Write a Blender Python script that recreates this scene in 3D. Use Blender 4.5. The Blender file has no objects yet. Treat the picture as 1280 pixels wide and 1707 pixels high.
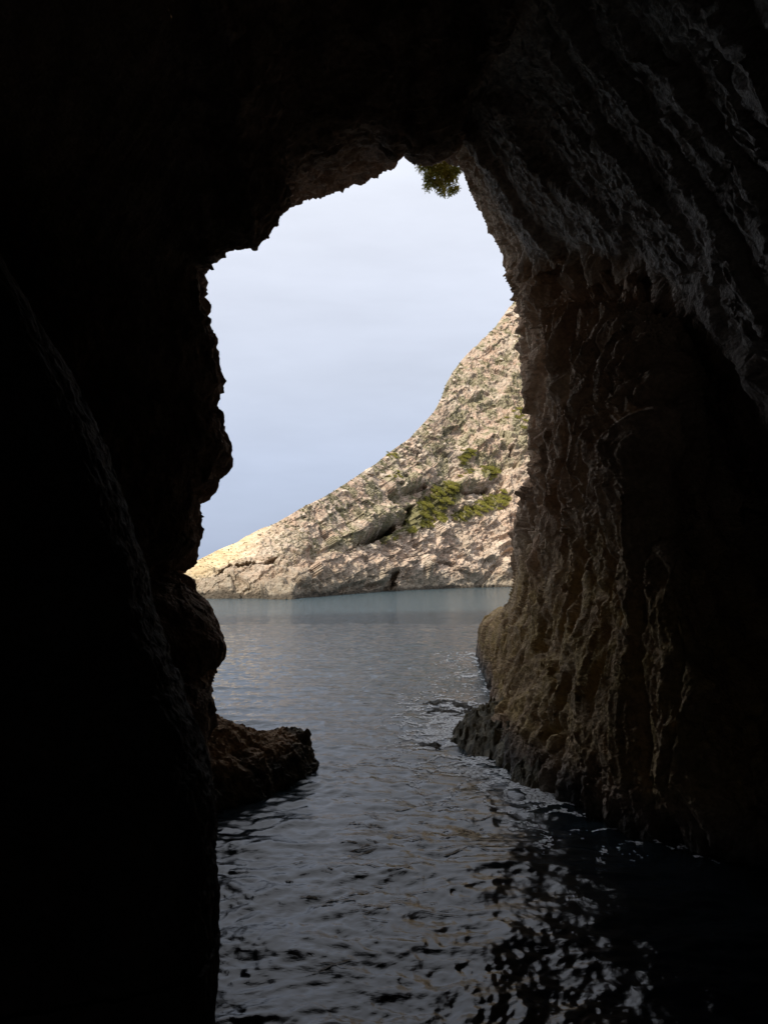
import bpy, math, random
import numpy as np

# ------------------------------------------------------------------ camera, sky, sun, exposure
SC = bpy.context.scene
COL = SC.collection
F, CX, CY, CAMH, HOR = 1300.0, 640.0, 853.5, 3.0, 954.0
PITCH = math.atan((HOR - CY) / F)
cam_d = bpy.data.cameras.new('camera')
cam = bpy.data.objects.new('camera', cam_d)
COL.objects.link(cam)
cam.location = (0, 0, CAMH)
cam.rotation_euler = (math.pi / 2 + PITCH, 0, 0)
cam_d.sensor_fit = 'HORIZONTAL'
cam_d.sensor_width = 36.0
cam_d.lens = F / 1280.0 * 36.0
cam_d.clip_start = 0.05
cam_d.clip_end = 20000
SC.camera = cam

SUN_DIR = np.array([-0.36, -0.58, 0.73]); SUN_DIR /= np.linalg.norm(SUN_DIR)
SUN_EL = math.asin(SUN_DIR[2])
SUN_AZ = math.atan2(SUN_DIR[0], SUN_DIR[1])      # clockwise from +Y
sun_d = bpy.data.lights.new('sun', 'SUN')
sun_d.energy = 3.1
sun_d.angle = math.radians(5)
sun_d.color = (1.0, 0.92, 0.80)
sun = bpy.data.objects.new('sun', sun_d)
COL.objects.link(sun)
from mathutils import Vector
sun.rotation_euler = Vector(SUN_DIR).to_track_quat('Z', 'Y').to_euler()
sun.location = (-40, -50, 90)

world = bpy.data.worlds.new('World')
SC.world = world
world.use_nodes = True
wn, wl = world.node_tree.nodes, world.node_tree.links
wn.clear()
w_out = wn.new('ShaderNodeOutputWorld')
w_bg = wn.new('ShaderNodeBackground'); w_bg.inputs['Strength'].default_value = 0.1
sky = wn.new('ShaderNodeTexSky'); sky.sky_type = 'NISHITA'; sky.sun_disc = False
sky.sun_elevation = SUN_EL; sky.sun_rotation = SUN_AZ
sky.air_density = 1.0; sky.dust_density = 2.0; sky.ozone_density = 1.5
# thin high overcast: luminance rises towards the zenith as under a standard overcast sky
tc = wn.new('ShaderNodeTexCoord')
sep = wn.new('ShaderNodeSeparateXYZ'); wl.new(tc.outputs['Generated'], sep.inputs[0])
mx = wn.new('ShaderNodeMath'); mx.operation = 'MAXIMUM'; mx.inputs[1].default_value = 0.0
wl.new(sep.outputs['Z'], mx.inputs[0])
ramp = wn.new('ShaderNodeValToRGB')
els = ramp.color_ramp.elements
els[0].position = 0.0; els[0].color = (0.268, 0.322, 0.436, 1)
els[1].position = 1.0; els[1].color = (0.90, 0.92, 0.98, 1)
for p, c in ((0.05, (0.288, 0.332, 0.442)), (0.12, (0.330, 0.370, 0.472)), (0.24, (0.425, 0.458, 0.540)), (0.36, (0.518, 0.546, 0.622)), (0.48, (0.595, 0.618, 0.682))):
    e = els.new(p); e.color = c + (1,)
wl.new(mx.outputs[0], ramp.inputs[0])
# soft cloud bands
mp = wn.new('ShaderNodeMapping'); mp.inputs['Scale'].default_value = (1.2, 1.2, 5.0)
wl.new(tc.outputs['Generated'], mp.inputs[0])
cn = wn.new('ShaderNodeTexNoise'); cn.inputs['Scale'].default_value = 2.2; cn.inputs['Detail'].default_value = 6
cn.inputs['Roughness'].default_value = 0.55
wl.new(mp.outputs[0], cn.inputs['Vector'])
cr = wn.new('ShaderNodeMapRange'); cr.inputs['From Min'].default_value = 0.3; cr.inputs['From Max'].default_value = 0.7
cr.inputs['To Min'].default_value = 0.92; cr.inputs['To Max'].default_value = 1.08
wl.new(cn.outputs['Fac'], cr.inputs['Value'])
sc_ = wn.new('ShaderNodeVectorMath'); sc_.operation = 'SCALE'
wl.new(ramp.outputs['Color'], sc_.inputs[0])
mul10 = wn.new('ShaderNodeMath'); mul10.operation = 'MULTIPLY'; mul10.inputs[1].default_value = 10.0
wl.new(cr.outputs[0], mul10.inputs[0]); wl.new(mul10.outputs[0], sc_.inputs['Scale'])
mixs = wn.new('ShaderNodeMix'); mixs.data_type = 'RGBA'; mixs.inputs['Factor'].default_value = 0.9
wl.new(sky.outputs['Color'], mixs.inputs['A']); wl.new(sc_.outputs[0], mixs.inputs['B'])
wl.new(mixs.outputs['Result'], w_bg.inputs['Color'])
wl.new(w_bg.outputs[0], w_out.inputs['Surface'])

SC.view_settings.view_transform = 'Standard'
SC.view_settings.look = 'None'
SC.view_settings.exposure = 0.7
SC.view_settings.gamma = 1.0
SC.view_settings.use_curve_mapping = False
SC.render.engine = 'CYCLES'
SC.cycles.use_denoising = True
try:
    SC.cycles.denoiser = 'OPENIMAGEDENOISE'
    SC.cycles.denoising_input_passes = 'RGB_ALBEDO_NORMAL'
    SC.cycles.denoising_prefilter = 'ACCURATE'
except Exception:
    pass
SC.cycles.max_bounces = 8
SC.cycles.diffuse_bounces = 5
SC.cycles.glossy_bounces = 4
SC.cycles.caustics_reflective = True
SC.cycles.caustics_refractive = False
SC.cycles.sample_clamp_indirect = 3.0

rng = np.random.default_rng(11)

# ------------------------------------------------------------------ helpers
def W(px, py, D):
    """point at distance D (metres along +Y) that the lens places at px, py of the 1280x1707 photograph"""
    u = (np.asarray(px, float) - CX) / F
    v = (CY - np.asarray(py, float)) / F
    c, s = math.cos(PITCH), math.sin(PITCH)
    y = c - v * s
    z = s + v * c
    k = np.asarray(D, float) / y
    return np.stack([u * k, y * k, z * k + CAMH], -1)

def sea_dist(py):
    v = (CY - np.asarray(py, float)) / F
    c, s = math.cos(PITCH), math.sin(PITCH)
    return CAMH * (c - v * s) / -(s + v * c)

def WS(px, py):
    return W(px, py, sea_dist(py))

_ga = rng.normal(size=(256, 3)); _ga /= np.linalg.norm(_ga, axis=1)[:, None]
_ga = _ga.astype(np.float32)

def _axes(i, seed):
    i = i.astype(np.int32).astype(np.uint32)
    A = np.array([374761393, 668265263, 2246822519], np.uint32)
    h = i * A
    return h, h + A, np.uint32((seed * 1274126177) & 0xffffffff)

def _mix(a, b, c, s):
    h = (a ^ b ^ c) + s
    h = (h ^ (h >> np.uint32(15))) * np.uint32(2246822519)
    h = (h ^ (h >> np.uint32(13))) * np.uint32(3266489917)
    return h ^ (h >> np.uint32(16))

def perlin(p, seed=0):
    p = np.asarray(p, np.float32)
    shp = p.shape[:-1]
    p = p.reshape(-1, 3)
    out = np.empty(len(p), np.float32)
    CH = 60000
    for a in range(0, len(p), CH):
        q = p[a:a + CH]
        i = np.floor(q); f = q - i
        h0, h1, sd_ = _axes(i, seed)
        hh = (h0, h1)
        u = f * f * f * (f * (f * 6 - 15) + 10)
        fx, fy, fz = f[:, 0], f[:, 1], f[:, 2]
        r = []
        for dx in (0, 1):
            for dy in (0, 1):
                for dz in (0, 1):
                    g = _ga[_mix(hh[dx][:, 0], hh[dy][:, 1], hh[dz][:, 2], sd_) & np.uint32(255)]
                    r.append(g[:, 0] * (fx - dx) + g[:, 1] * (fy - dy) + g[:, 2] * (fz - dz))
        ux, uy, uz = u[:, 0], u[:, 1], u[:, 2]
        x00 = r[0] + (r[4] - r[0]) * ux; x01 = r[1] + (r[5] - r[1]) * ux
        x10 = r[2] + (r[6] - r[2]) * ux; x11 = r[3] + (r[7] - r[3]) * ux
        y0 = x00 + (x10 - x00) * uy; y1 = x01 + (x11 - x01) * uy
        out[a:a + CH] = (y0 + (y1 - y0) * uz) * 1.5
    return out.reshape(shp)

def facets(p, seed=0, tilt=1.0):
    """broken rock: each cell is a flat face with its own height and lean; about -1..1"""
    p = np.asarray(p, np.float32)
    shp = p.shape[:-1]
    p = p.reshape(-1, 3)
    out = np.empty(len(p), np.float32)
    CH = 60000
    for a in range(0, len(p), CH):
        q = p[a:a + CH]
        i = np.floor(q - 0.5)
        h0, h1, sd_ = _axes(i, seed)
        hh = (h0, h1)
        best = np.full(len(q), 1e9, np.float32); val = np.zeros(len(q), np.float32)
        for dx in (0, 1):
            for dy in (0, 1):
                for dz in (0, 1):
                    h = _mix(hh[dx][:, 0], hh[dy][:, 1], hh[dz][:, 2], sd_)
                    jx = (h & np.uint32(255)).astype(np.float32) / 255; jy = ((h >> np.uint32(8)) & np.uint32(255)).astype(np.float32) / 255
                    jz = ((h >> np.uint32(16)) & np.uint32(255)).astype(np.float32) / 255; rv = (h >> np.uint32(24)).astype(np.float32) / 255
                    ex = q[:, 0] - (i[:, 0] + dx + 0.1 + 0.8 * jx); ey = q[:, 1] - (i[:, 1] + dy + 0.1 + 0.8 * jy); ez = q[:, 2] - (i[:, 2] + dz + 0.1 + 0.8 * jz)
                    dd = ex * ex + ey * ey + ez * ez
                    g = _ga[(h >> np.uint32(3)) & np.uint32(255)]
                    v = (rv * 2 - 1) * 0.6 + tilt * (g[:, 0] * ex + g[:, 1] * ey + g[:, 2] * ez)
                    m = dd < best
                    best = np.where(m, dd, best); val = np.where(m, v, val)
        out[a:a + CH] = val
    return out.reshape(shp)

def fbm(p, octs=3, seed=0, gain=0.5):
    r = 0; a = 1.0; k = 1.0
    for o in range(octs):
        r = r + a * perlin(np.asarray(p) * k, seed + o * 17); a *= gain; k *= 2.03
    return r

def ridged(p, octs=2, seed=0, gain=0.5):
    r = 0; a = 1.0; k = 1.0
    for o in range(octs):
        r = r + a * (1 - 2.2 * np.abs(perlin(np.asarray(p) * k, seed + o * 17))); a *= gain; k *= 2.07
    return r

def billow(p, octs=2, seed=0, gain=0.5):
    return -ridged(p, octs, seed, gain)

def sstep(a, b, x):
    t = np.clip((x - a) / (b - a), 0, 1)
    return t * t * (3 - 2 * t)

def grid_normals(P):
    du = np.gradient(P, axis=0); dv = np.gradient(P, axis=1)
    n = np.cross(du, dv)
    return n / (np.linalg.norm(n, axis=-1, keepdims=True) + 1e-12)

def mesh_from(name, verts, faces, smooth=True):
    me = bpy.data.meshes.new(name)
    verts = np.asarray(verts, np.float32).reshape(-1, 3)
    faces = np.asarray(faces, np.int32)
    n = faces.shape[1]
    me.vertices.add(len(verts)); me.vertices.foreach_set('co', verts.ravel())
    me.loops.add(faces.size); me.loops.foreach_set('vertex_index', faces.ravel())
    me.polygons.add(len(faces))
    me.polygons.foreach_set('loop_start', np.arange(0, faces.size, n, dtype=np.int32))
    me.polygons.foreach_set('loop_total', np.full(len(faces), n, np.int32))
    me.polygons.foreach_set('use_smooth', np.full(len(faces), smooth, bool))
    me.update(calc_edges=True)
    me.validate()
    return me

def grid_faces(nr, nc, flip=False, mask=None):
    i = np.arange(nr * nc).reshape(nr, nc)
    q = np.stack([i[:-1, :-1], i[:-1, 1:], i[1:, 1:], i[1:, :-1]], -1)
    if mask is not None:
        q = q[mask]
    q = q.reshape(-1, 4)
    return q[:, ::-1] if flip else q

def grid_mesh(name, P, flip=False):
    return mesh_from(name, P.reshape(-1, 3), grid_faces(P.shape[0], P.shape[1], flip))

def color_attr(me, name, rgb):
    a = me.color_attributes.new(name, 'FLOAT_COLOR', 'POINT')
    c = np.ones((len(me.vertices), 4), np.float32)
    c[:, :3] = np.asarray(rgb, np.float32).reshape(-1, 3)
    a.data.foreach_set('color', c.ravel())

def link(name, me, mat, label=None, cat=None, group=None, kind=None, parent=None, loc=None):
    o = bpy.data.objects.new(name, me)
    COL.objects.link(o)
    if mat is not None and len(me.materials) == 0:
        me.materials.append(mat)
    if label: o['label'] = label
    if cat: o['category'] = cat
    if group: o['group'] = group
    if kind: o['kind'] = kind
    if parent: o.parent = parent
    if loc is not None: o.location = loc
    return o

def lerp3(a, b, t):
    return a + (b - a) * t[..., None]

# ------------------------------------------------------------------ materials
def rock_material(name, rough=0.92, bump=0.5, dist=0.03, scale=14.0, wet=False):
    m = bpy.data.materials.new(name); m.use_nodes = True
    nt = m.node_tree; N, L = nt.nodes, nt.links
    b = N['Principled BSDF']
    at = N.new('ShaderNodeVertexColor'); at.layer_name = 'Col'
    ge = N.new('ShaderNodeNewGeometry')
    n1 = N.new('ShaderNodeTexNoise'); n1.inputs['Scale'].default_value = scale; n1.inputs['Detail'].default_value = 8
    n1.inputs['Roughness'].default_value = 0.65
    L.new(ge.outputs['Position'], n1.inputs['Vector'])
    mr = N.new('ShaderNodeMapRange'); mr.inputs['From Min'].default_value = 0.3; mr.inputs['From Max'].default_value = 0.7
    mr.inputs['To Min'].default_value = 0.62; mr.inputs['To Max'].default_value = 1.32
    L.new(n1.outputs['Fac'], mr.inputs['Value'])
    sc = N.new('ShaderNodeVectorMath'); sc.operation = 'SCALE'
    L.new(at.outputs['Color'], sc.inputs[0]); L.new(mr.outputs[0], sc.inputs['Scale'])
    L.new(sc.outputs[0], b.inputs['Base Color'])
    v = N.new('ShaderNodeTexVoronoi'); v.inputs['Scale'].default_value = scale * 1.8
    L.new(ge.outputs['Position'], v.inputs['Vector'])
    n2 = N.new('ShaderNodeTexNoise'); n2.inputs['Scale'].default_value = scale * 2.4; n2.inputs['Detail'].default_value = 6
    L.new(ge.outputs['Position'], n2.inputs['Vector'])
    ad = N.new('ShaderNodeMath'); ad.operation = 'ADD'
    L.new(v.outputs['Distance'], ad.inputs[0]); L.new(n2.outputs['Fac'], ad.inputs[1])
    bp = N.new('ShaderNodeBump'); bp.inputs['Strength'].default_value = bump; bp.inputs['Distance'].default_value = dist
    L.new(ad.outputs[0], bp.inputs['Height']); L.new(bp.outputs[0], b.inputs['Normal'])
    b.inputs['Roughness'].default_value = rough
    b.inputs['Specular IOR Level'].default_value = 0.25
    if wet:   # spray-wet rock close above the water shines
        s = N.new('ShaderNodeSeparateXYZ'); L.new(ge.outputs['Position'], s.inputs[0])
        m2 = N.new('ShaderNodeMapRange'); m2.inputs['From Min'].default_value = 0.1; m2.inputs['From Max'].default_value = 0.7
        m2.inputs['To Min'].default_value = 0.68; m2.inputs['To Max'].default_value = rough
        L.new(s.outputs['Z'], m2.inputs['Value']); L.new(m2.outputs[0], b.inputs['Roughness'])
    return m

M_CAVE = rock_material('cave_limestone', 0.9, 0.55, 0.035, 13.0, wet=True)
M_HEAD = rock_material('headland_limestone', 0.95, 0.6, 0.3, 1.7)
M_STONE = rock_material('boulder_limestone', 0.95, 0.6, 0.2, 2.2)

def foliage_material(name, c1, c2, c3):
    m = bpy.data.materials.new(name); m.use_nodes = True
    nt = m.node_tree; N, L = nt.nodes, nt.links
    b = N['Principled BSDF']
    ge = N.new('ShaderNodeNewGeometry')
    oi = N.new('ShaderNodeObjectInfo')
    n1 = N.new('ShaderNodeTexNoise'); n1.inputs['Scale'].default_value = 1.3; n1.inputs['Detail'].default_value = 3
    L.new(ge.outputs['Position'], n1.inputs['Vector'])
    ad = N.new('ShaderNodeMath'); ad.operation = 'MULTIPLY_ADD'; ad.inputs[1].default_value = 0.5
    L.new(ge.outputs['Random Per Island'], ad.inputs[0])
    mr = N.new('ShaderNodeMapRange'); mr.inputs['From Min'].default_value = 0.35; mr.inputs['From Max'].default_value = 0.65
    mr.inputs['To Max'].default_value = 0.5
    L.new(n1.outputs['Fac'], mr.inputs['Value']); L.new(mr.outputs[0], ad.inputs[2])
    r = N.new('ShaderNodeValToRGB'); e = r.color_ramp.elements
    e[0].color = c1 + (1,); e[1].color = c3 + (1,); e[0].position = 0.1; e[1].position = 0.95
    k = e.new(0.5); k.color = c2 + (1,)
    L.new(ad.outputs[0], r.inputs[0])
    hs = N.new('ShaderNodeHueSaturation')
    vr = N.new('ShaderNodeMapRange'); vr.inputs['To Min'].default_value = 0.75; vr.inputs['To Max'].default_value = 1.25
    L.new(oi.outputs['Random'], vr.inputs['Value']); L.new(vr.outputs[0], hs.inputs['Value'])
    L.new(r.outputs[0], hs.inputs['Color']); L.new(hs.outputs[0], b.inputs['Base Color'])
    b.inputs['Roughness'].default_value = 0.7
    b.inputs['Specular IOR Level'].default_value = 0.2
    tr = N.new('ShaderNodeBsdfTranslucent'); L.new(hs.outputs[0], tr.inputs['Color'])
    mxs = N.new('ShaderNodeMixShader'); mxs.inputs[0].default_value = 0.45
    L.new(b.outputs[0], mxs.inputs[1]); L.new(tr.outputs[0], mxs.inputs[2])
    L.new(mxs.outputs[0], N['Material Output'].inputs['Surface'])
    return m

M_GREEN = foliage_material('shrub_leaves', (0.17, 0.175, 0.035), (0.29, 0.275, 0.055), (0.40, 0.35, 0.09))
M_OLIVE = foliage_material('scrub_leaves', (0.11, 0.115, 0.05), (0.18, 0.175, 0.075), (0.25, 0.235, 0.11))
M_HANG = foliage_material('hanging_leaves', (0.16, 0.18, 0.035), (0.32, 0.30, 0.055), (0.46, 0.38, 0.08))

def simple_mat(name, col, rough=0.8, noise=None, c2=None):
    m = bpy.data.materials.new(name); m.use_nodes = True
    nt = m.node_tree; N, L = nt.nodes, nt.links
    b = N['Principled BSDF']; b.inputs['Roughness'].default_value = rough
    ge = N.new('ShaderNodeNewGeometry')
    n1 = N.new('ShaderNodeTexNoise'); n1.inputs['Scale'].default_value = noise or 8.0; n1.inputs['Detail'].default_value = 5
    L.new(ge.outputs['Position'], n1.inputs['Vector'])
    r = N.new('ShaderNodeValToRGB'); e = r.color_ramp.elements
    e[0].position = 0.3; e[1].position = 0.7
    e[0].color = col + (1,); e[1].color = (c2 or tuple(min(1, c * 1.5) for c in col)) + (1,)
    L.new(n1.outputs['Fac'], r.inputs[0]); L.new(r.outputs[0], b.inputs['Base Color'])
    return m

M_FOAM = simple_mat('sea_foam', (0.78, 0.80, 0.81), 0.7, 30.0, (0.92, 0.94, 0.95))
M_WEED = simple_mat('brown_seaweed', (0.15, 0.095, 0.04), 0.6, 9.0, (0.32, 0.215, 0.10))
M_WOOD = simple_mat('shrub_stem', (0.09, 0.06, 0.035), 0.9, 20.0)

# ------------------------------------------------------------------ the cave: one lofted shell cut into left wall, roof and right wall
# columns of the control net, from the open cliff to the back of the cave:
# o3 o2 o1 e m1 m2 m3 f g n b1 b2 b3
rows, kinds = [], []
CEN = np.array([0.6, 14.0, 4.0])

def add_row(inner, ang, kind):
    """inner: seven points e m1 m2 m3 f g n"""
    inner = [np.asarray(p, float) for p in inner]
    out = np.array([math.cos(ang), 0, math.sin(ang)])
    e = inner[0]
    o1 = e + out * 1.2 + np.array([0, 0.9, 0])
    o2 = e + out * 9.0 + np.array([0, 3.2, 0])
    o3 = e + out * 46.0 + np.array([0, 2.0, 0])
    o4 = np.array([o3[0], -25.0, o3[2]])
    if ang < -0.01 or ang > math.pi + 0.01:
        pass
    b1 = np.array([7.0 * math.cos(ang), -5.0, 3.0 + 8.0 * math.sin(ang)])
    b2 = np.array([4.5 * math.cos(ang), -11.0, 2.5 + 5.5 * math.sin(ang)])
    b3 = np.array([0.3 * math.cos(ang), -13.5, 2.0 + 0.3 * math.sin(ang)])
    rows.append(np.array([o4, o3, o2, o1] + inner + [b1, b2, b3])); kinds.append(kind)

LP = [(330, 1480, 8.2), (333, 1420, 8.2), (336, 1350, 8.2), (338, 1290, 8.3),
      (343, 1190, 8.4), (347, 1140, 8.8), (353, 1118, 9.0), (371, 1100, 9.1), (376, 1075, 9.1), (364, 1040, 9.2),
      (338, 1005, 9.3), (306, 974, 9.4), (270, 953, 9.5), (302, 937, 9.5), (331, 905, 9.5), (323, 882, 9.5),
      (320, 855, 9.5), (330, 820, 9.6), (345, 799, 9.6), (367, 796, 9.7), (369, 771, 9.7), (383, 757, 9.7),
      (383, 735, 9.7), (373, 692, 9.8), (366, 670, 9.8), (371, 620, 9.8), (367, 570, 9.7), (358, 535, 9.7),
      (345, 490, 9.6), (343, 446, 9.5)]
def left_row(px, py, D, ang, drop=None):
    P = W(px - (16 if py < 800 else 9 if py < 1120 else 4), py, D)
    if drop is not None: P = P.copy(); P[2] = drop
    k = D / 9.5
    e = P + np.array([-0.9, 2.6, 0]); m1 = P + np.array([-0.22, 0.9, 0])
    m3 = P + np.array([-0.42, -0.55 * k, 0]); f = P + np.array([-1.3, -1.15 * k, 0])
    g = P + np.array([-2.7, -1.7 * k, 0.0])
    n = np.array([-5.6, min(P[1] - 4.0, 2.6), P[2]])
    return [e, m1, P, m3, f, g, n]
PI = math.pi
add_row(left_row(330, 1500, 8.2, PI, -4.0), PI + 0.35, 'L')
for i, (px, py, D) in enumerate(LP):
    t = i / (len(LP) - 1)
    add_row(left_row(px, py, D, PI), PI + 0.3 - t * 0.95, 'L')
NL = len(rows)
# roof: inner lip P, outer lip Q
CP = [((350, 438, 9.4), (325, 412, 14.0)), ((366, 428, 9.4), (345, 395, 14.3)), ((382, 414, 9.3), (365, 380, 14.6)),
      ((405, 409, 9.2), (385, 372, 14.8)), ((426, 412, 9.2), (405, 365, 15.0)), ((440, 392, 9.3), (420, 350, 15.0)),
      ((462, 357, 9.4), (440, 325, 15.0)), ((479, 337, 9.5), (462, 318, 15.0)), ((474, 312, 9.6), (485, 331, 15.0)),
      ((482, 290, 9.7), (497, 331, 15.1)), ((512, 268, 9.8), (518, 319, 15.2)), ((552, 259, 9.9), (556, 307, 15.5)),
      ((596, 236, 10.0), (597, 297, 15.8)), ((632, 236, 10.0), (612, 289, 15.9)), ((648, 246, 10.1), (632, 273, 16.1)),
      ((656, 252, 10.2), (652, 266, 16.3)), ((662, 248, 10.2), (660, 246, 16.6)), ((674, 250, 10.3), (674, 242, 17.0)),
      ((688, 262, 10.3), (690, 252, 17.3)), ((722, 259, 10.4), (726, 258, 17.8)), ((755, 236, 10.4), (752, 262, 18.2))]
nC = len(CP) + 1
for i, (p, q) in enumerate(CP):
    t = (i + 1) / (nC + 2)
    q = (q[0], q[1], q[2] + 1.2)
    P, Q = W(p[0], p[1] - (7 if 480 < p[0] < 640 else 0), p[2]), W(*q)
    m1 = P * 0.5 + Q * 0.5 + np.array([0, 0, 0.12])
    m3 = P + np.array([0.05, -1.1, 0.55]); f = P + np.array([0.1, -2.6, 1.2])
    g = np.array([P[0] * 1.2 - 0.2, 3.4, P[2] + 1.5]); n = np.array([P[0] * 1.6 - 0.4, -0.6, P[2] + 1.2])
    add_row([Q, m1, P, m3, f, g, n], PI - 0.65 - t * (PI - 1.6), 'C')
add_row([W(758, 262, 18.3), W(757, 236, 14.5), W(766, 186, 10.4), W(842, 62, 8.6), W(905, -90, 7.2),
         np.array([2.6, 3.6, 9.6]), np.array([3.2, -0.6, 9.4])], 0.98, 'C')
NC = len(rows)
R = [
 [(765, 264, 18.5), (764, 205, 14.6), (805, 128, 12.6), (862, 55, 11.0), (930, -60, 9.5), (1080, -160, 8.0), (1300, -260, 6.3)],
 [(770, 280, 18.8), (792, 252, 14.4), (880, 185, 12.5), (970, 130, 11.0), (1080, 80, 9.5), (1210, 80, 8.0), (1420, 100, 6.2)],
 [(785, 325, 19.6), (820, 312, 14.5), (920, 300, 12.5), (1020, 290, 11.0), (1120, 310, 9.7), (1220, 370, 8.5), (1450, 460, 6.6)],
 [(822, 415, 20.8), (860, 400, 14.8), (950, 385, 12.9), (1050, 402, 11.2), (1160, 475, 9.9), (1245, 570, 9.0), (1450, 740, 7.0)],
 [(850, 475, 21.8), (888, 458, 15.6), (958, 438, 14.0), (1045, 452, 12.4), (1150, 525, 11.3), (1245, 635, 10.5), (1450, 830, 8.5)],
 [(868, 560, 22.5), (908, 550, 15.6), (958, 548, 13.1), (1020, 560, 11.5), (1085, 580, 10.3), (1180, 640, 11.0), (1450, 870, 9.4)],
 [(878, 660, 23.2), (914, 640, 15.7), (960, 630, 12.9), (1015, 630, 11.1), (1075, 640, 9.75), (1165, 690, 11.0), (1450, 900, 9.6)],
 [(888, 795, 24.2), (919, 770, 15.7), (957, 750, 12.9), (1014, 750, 10.9), (1085, 760, 9.35), (1160, 790, 10.8), (1450, 930, 9.6)],
 [(861, 880, 25.0), (900, 860, 16.0), (945, 860, 13.1), (1020, 860, 10.7), (1100, 870, 9.1), (1172, 885, 10.6), (1450, 970, 9.4)],
 [(862, 954, 25.6), (892, 954, 16.1), (940, 954, 13.1), (1025, 960, 10.5), (1120, 970, 8.8), (1192, 980, 10.2), (1450, 1000, 9.2)],
 [(848, 1005, 27.5), (861, 1040, 17.2), (900, 1080, 13.1), (1030, 1110, 9.9), (1150, 1130, 8.4), (1222, 1140, 9.5), (1450, 1150, 8.8)],
 [(806, 1032, 28.8), (841, 1075, 19.2), (870, 1140, 13.4), (1018, 1210, 9.9), (1168, 1250, 8.5), (1245, 1265, 9.1), (1450, 1270, 8.4)],
 [(799, 1062, 29.3), (832, 1120, 20.0), (850, 1205, 13.3), (1000, 1290, 10.0), (1180, 1345, 8.6), (1260, 1365, 8.7), (1450, 1380, 8.0)],
 [(797, 1092, 29.5), (826, 1155, 20.1), (845, 1262, 13.0), (990, 1350, 10.0), (1185, 1412, 8.65), (1275, 1430, 8.4), (1450, 1440, 7.8)],
]
for i, r in enumerate(R):
    t = i / (len(R) - 1)
    sh = [0, 2, 6, 12, 16, 16, 14, 12, 8, 4, 2, 0, 0, 0][i]
    add_row([W(p[0] + (sh if k < 2 else 0), p[1], p[2]) for k, p in enumerate(r)], 0.92 - 0.95 * t, 'R')
last = [W(*p) for p in R[-1]]
for p in last: p[2] = -3.0; p[0] -= 0.3
add_row(last, -0.4, 'R')
G = np.array(rows)                                  # rows x 14 x 3
M_, K_ = G.shape[:2]

def spline_matrix(counts, n, tension=0.5):
    """cardinal spline basis; counts[i] samples on segment i of n control points"""
    out = []
    par = []
    for s in range(n - 1):
        ts = np.arange(counts[s]) / counts[s]
        if s == n - 2: ts = np.append(ts, 1.0)
        for t in ts:
            row = np.zeros(n)
            a = tension
            h00 = 2*t**3 - 3*t**2 + 1; h10 = t**3 - 2*t**2 + t; h01 = -2*t**3 + 3*t**2; h11 = t**3 - t**2
            row[s] += h00; row[s + 1] += h01
            for idx, h in ((s, h10), (s + 1, h11)):
                lo, hi = max(idx - 1, 0), min(idx + 1, n - 1)
                k = a * (2.0 / (hi - lo) if hi - lo < 2 else 1.0)
                row[hi] += h * k; row[lo] -= h * k
            out.append(row); par.append(s + t)
    return np.array(out), np.array(par)

rc = []
for s in range(M_ - 1):
    if s < NL - 1: rc.append(6)
    elif s < NC - 1: rc.append(10)
    elif s == NC - 1: rc.append(24)
    else: rc.append([50, 66, 66, 40, 60, 60, 66, 60, 56, 56, 50, 46, 36, 10, 10][min(s - NC, 14)])
cc = [2, 3, 8, 18, 130, 90, 96, 80, 40, 20, 10, 5, 4]
BR, rpar = spline_matrix(rc, M_, 0.38)
BC, cpar = spline_matrix(cc, K_, 0.40)
P = np.einsum('rm,mkx->rkx', BR, G)
P = np.einsum('ck,rkx->rcx', BC, P)
nrm = grid_normals(P)
# normals must look into the void
mid = np.array([0.8, 9.0, 4.0])
ri, ci = np.searchsorted(rpar, NC + 7), np.searchsorted(cpar, 6.0)
if np.dot(nrm[ri, ci], mid - P[ri, ci]) < 0: nrm = -nrm
FLIP = np.dot(np.cross(np.gradient(P, axis=0)[ri, ci], np.gradient(P, axis=1)[ri, ci]), mid - P[ri, ci]) > 0
# smooth the displacement direction a little
rr = rpar[:, None] * np.ones_like(cpar)[None]
cv = np.ones_like(rpar)[:, None] * cpar[None]
wR = sstep(NC - 0.9, NC + 0.4, rr)                          # right wall
slab = wR * (1 - sstep(NC + 3.02, NC + 3.7, rr))            # the leaning banded rock high on the right
flute = wR * sstep(NC + 3.2, NC + 4.2, rr)
near = sstep(2.0, 3.6, cv)                                  # fades on the outer cliff
d = np.zeros(rr.shape)
iL = np.searchsorted(rpar, NC + 0.5); iS0 = np.searchsorted(rpar, NC - 1.0); iS1 = np.searchsorted(rpar, NC + 3.8); iF = np.searchsorted(rpar, NC + 3.0)
# left wall and roof: lumpy, edges broken
Pl = P[:iL]
dl = 0.05 * fbm(Pl * 0.8, 1, 3) + 0.05 * fbm(Pl * 2.1, 2, 5) + 0.055 * facets(Pl * 2.6, 6) + 0.03 * facets(Pl * 6, 7) + 0.022 * billow(Pl * 5, 1, 9) + 0.016 * fbm(Pl * 12, 2, 12)
outer_roof = (1 - sstep(5.2, 6.0, cv)) * (1 - wR)
dl = dl + outer_roof[:iL] * (0.10 * ridged(Pl * 1.6, 2, 41) + 0.06 * facets(Pl * 3.2, 42))
nearL = np.clip(Pl[..., 1] / 9.5, 0.3, 1)
bulge = np.exp(-((Pl[..., 2] - W(370, 1050, 9.1)[2]) / 0.55) ** 2) * (1 - wR[:iL]) * (rr[:iL] < NL)
dl = dl * nearL * (1 - 0.6 * bulge)
d[:iL] += dl * (1 - wR[:iL])
zc = P[..., 2]
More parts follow.
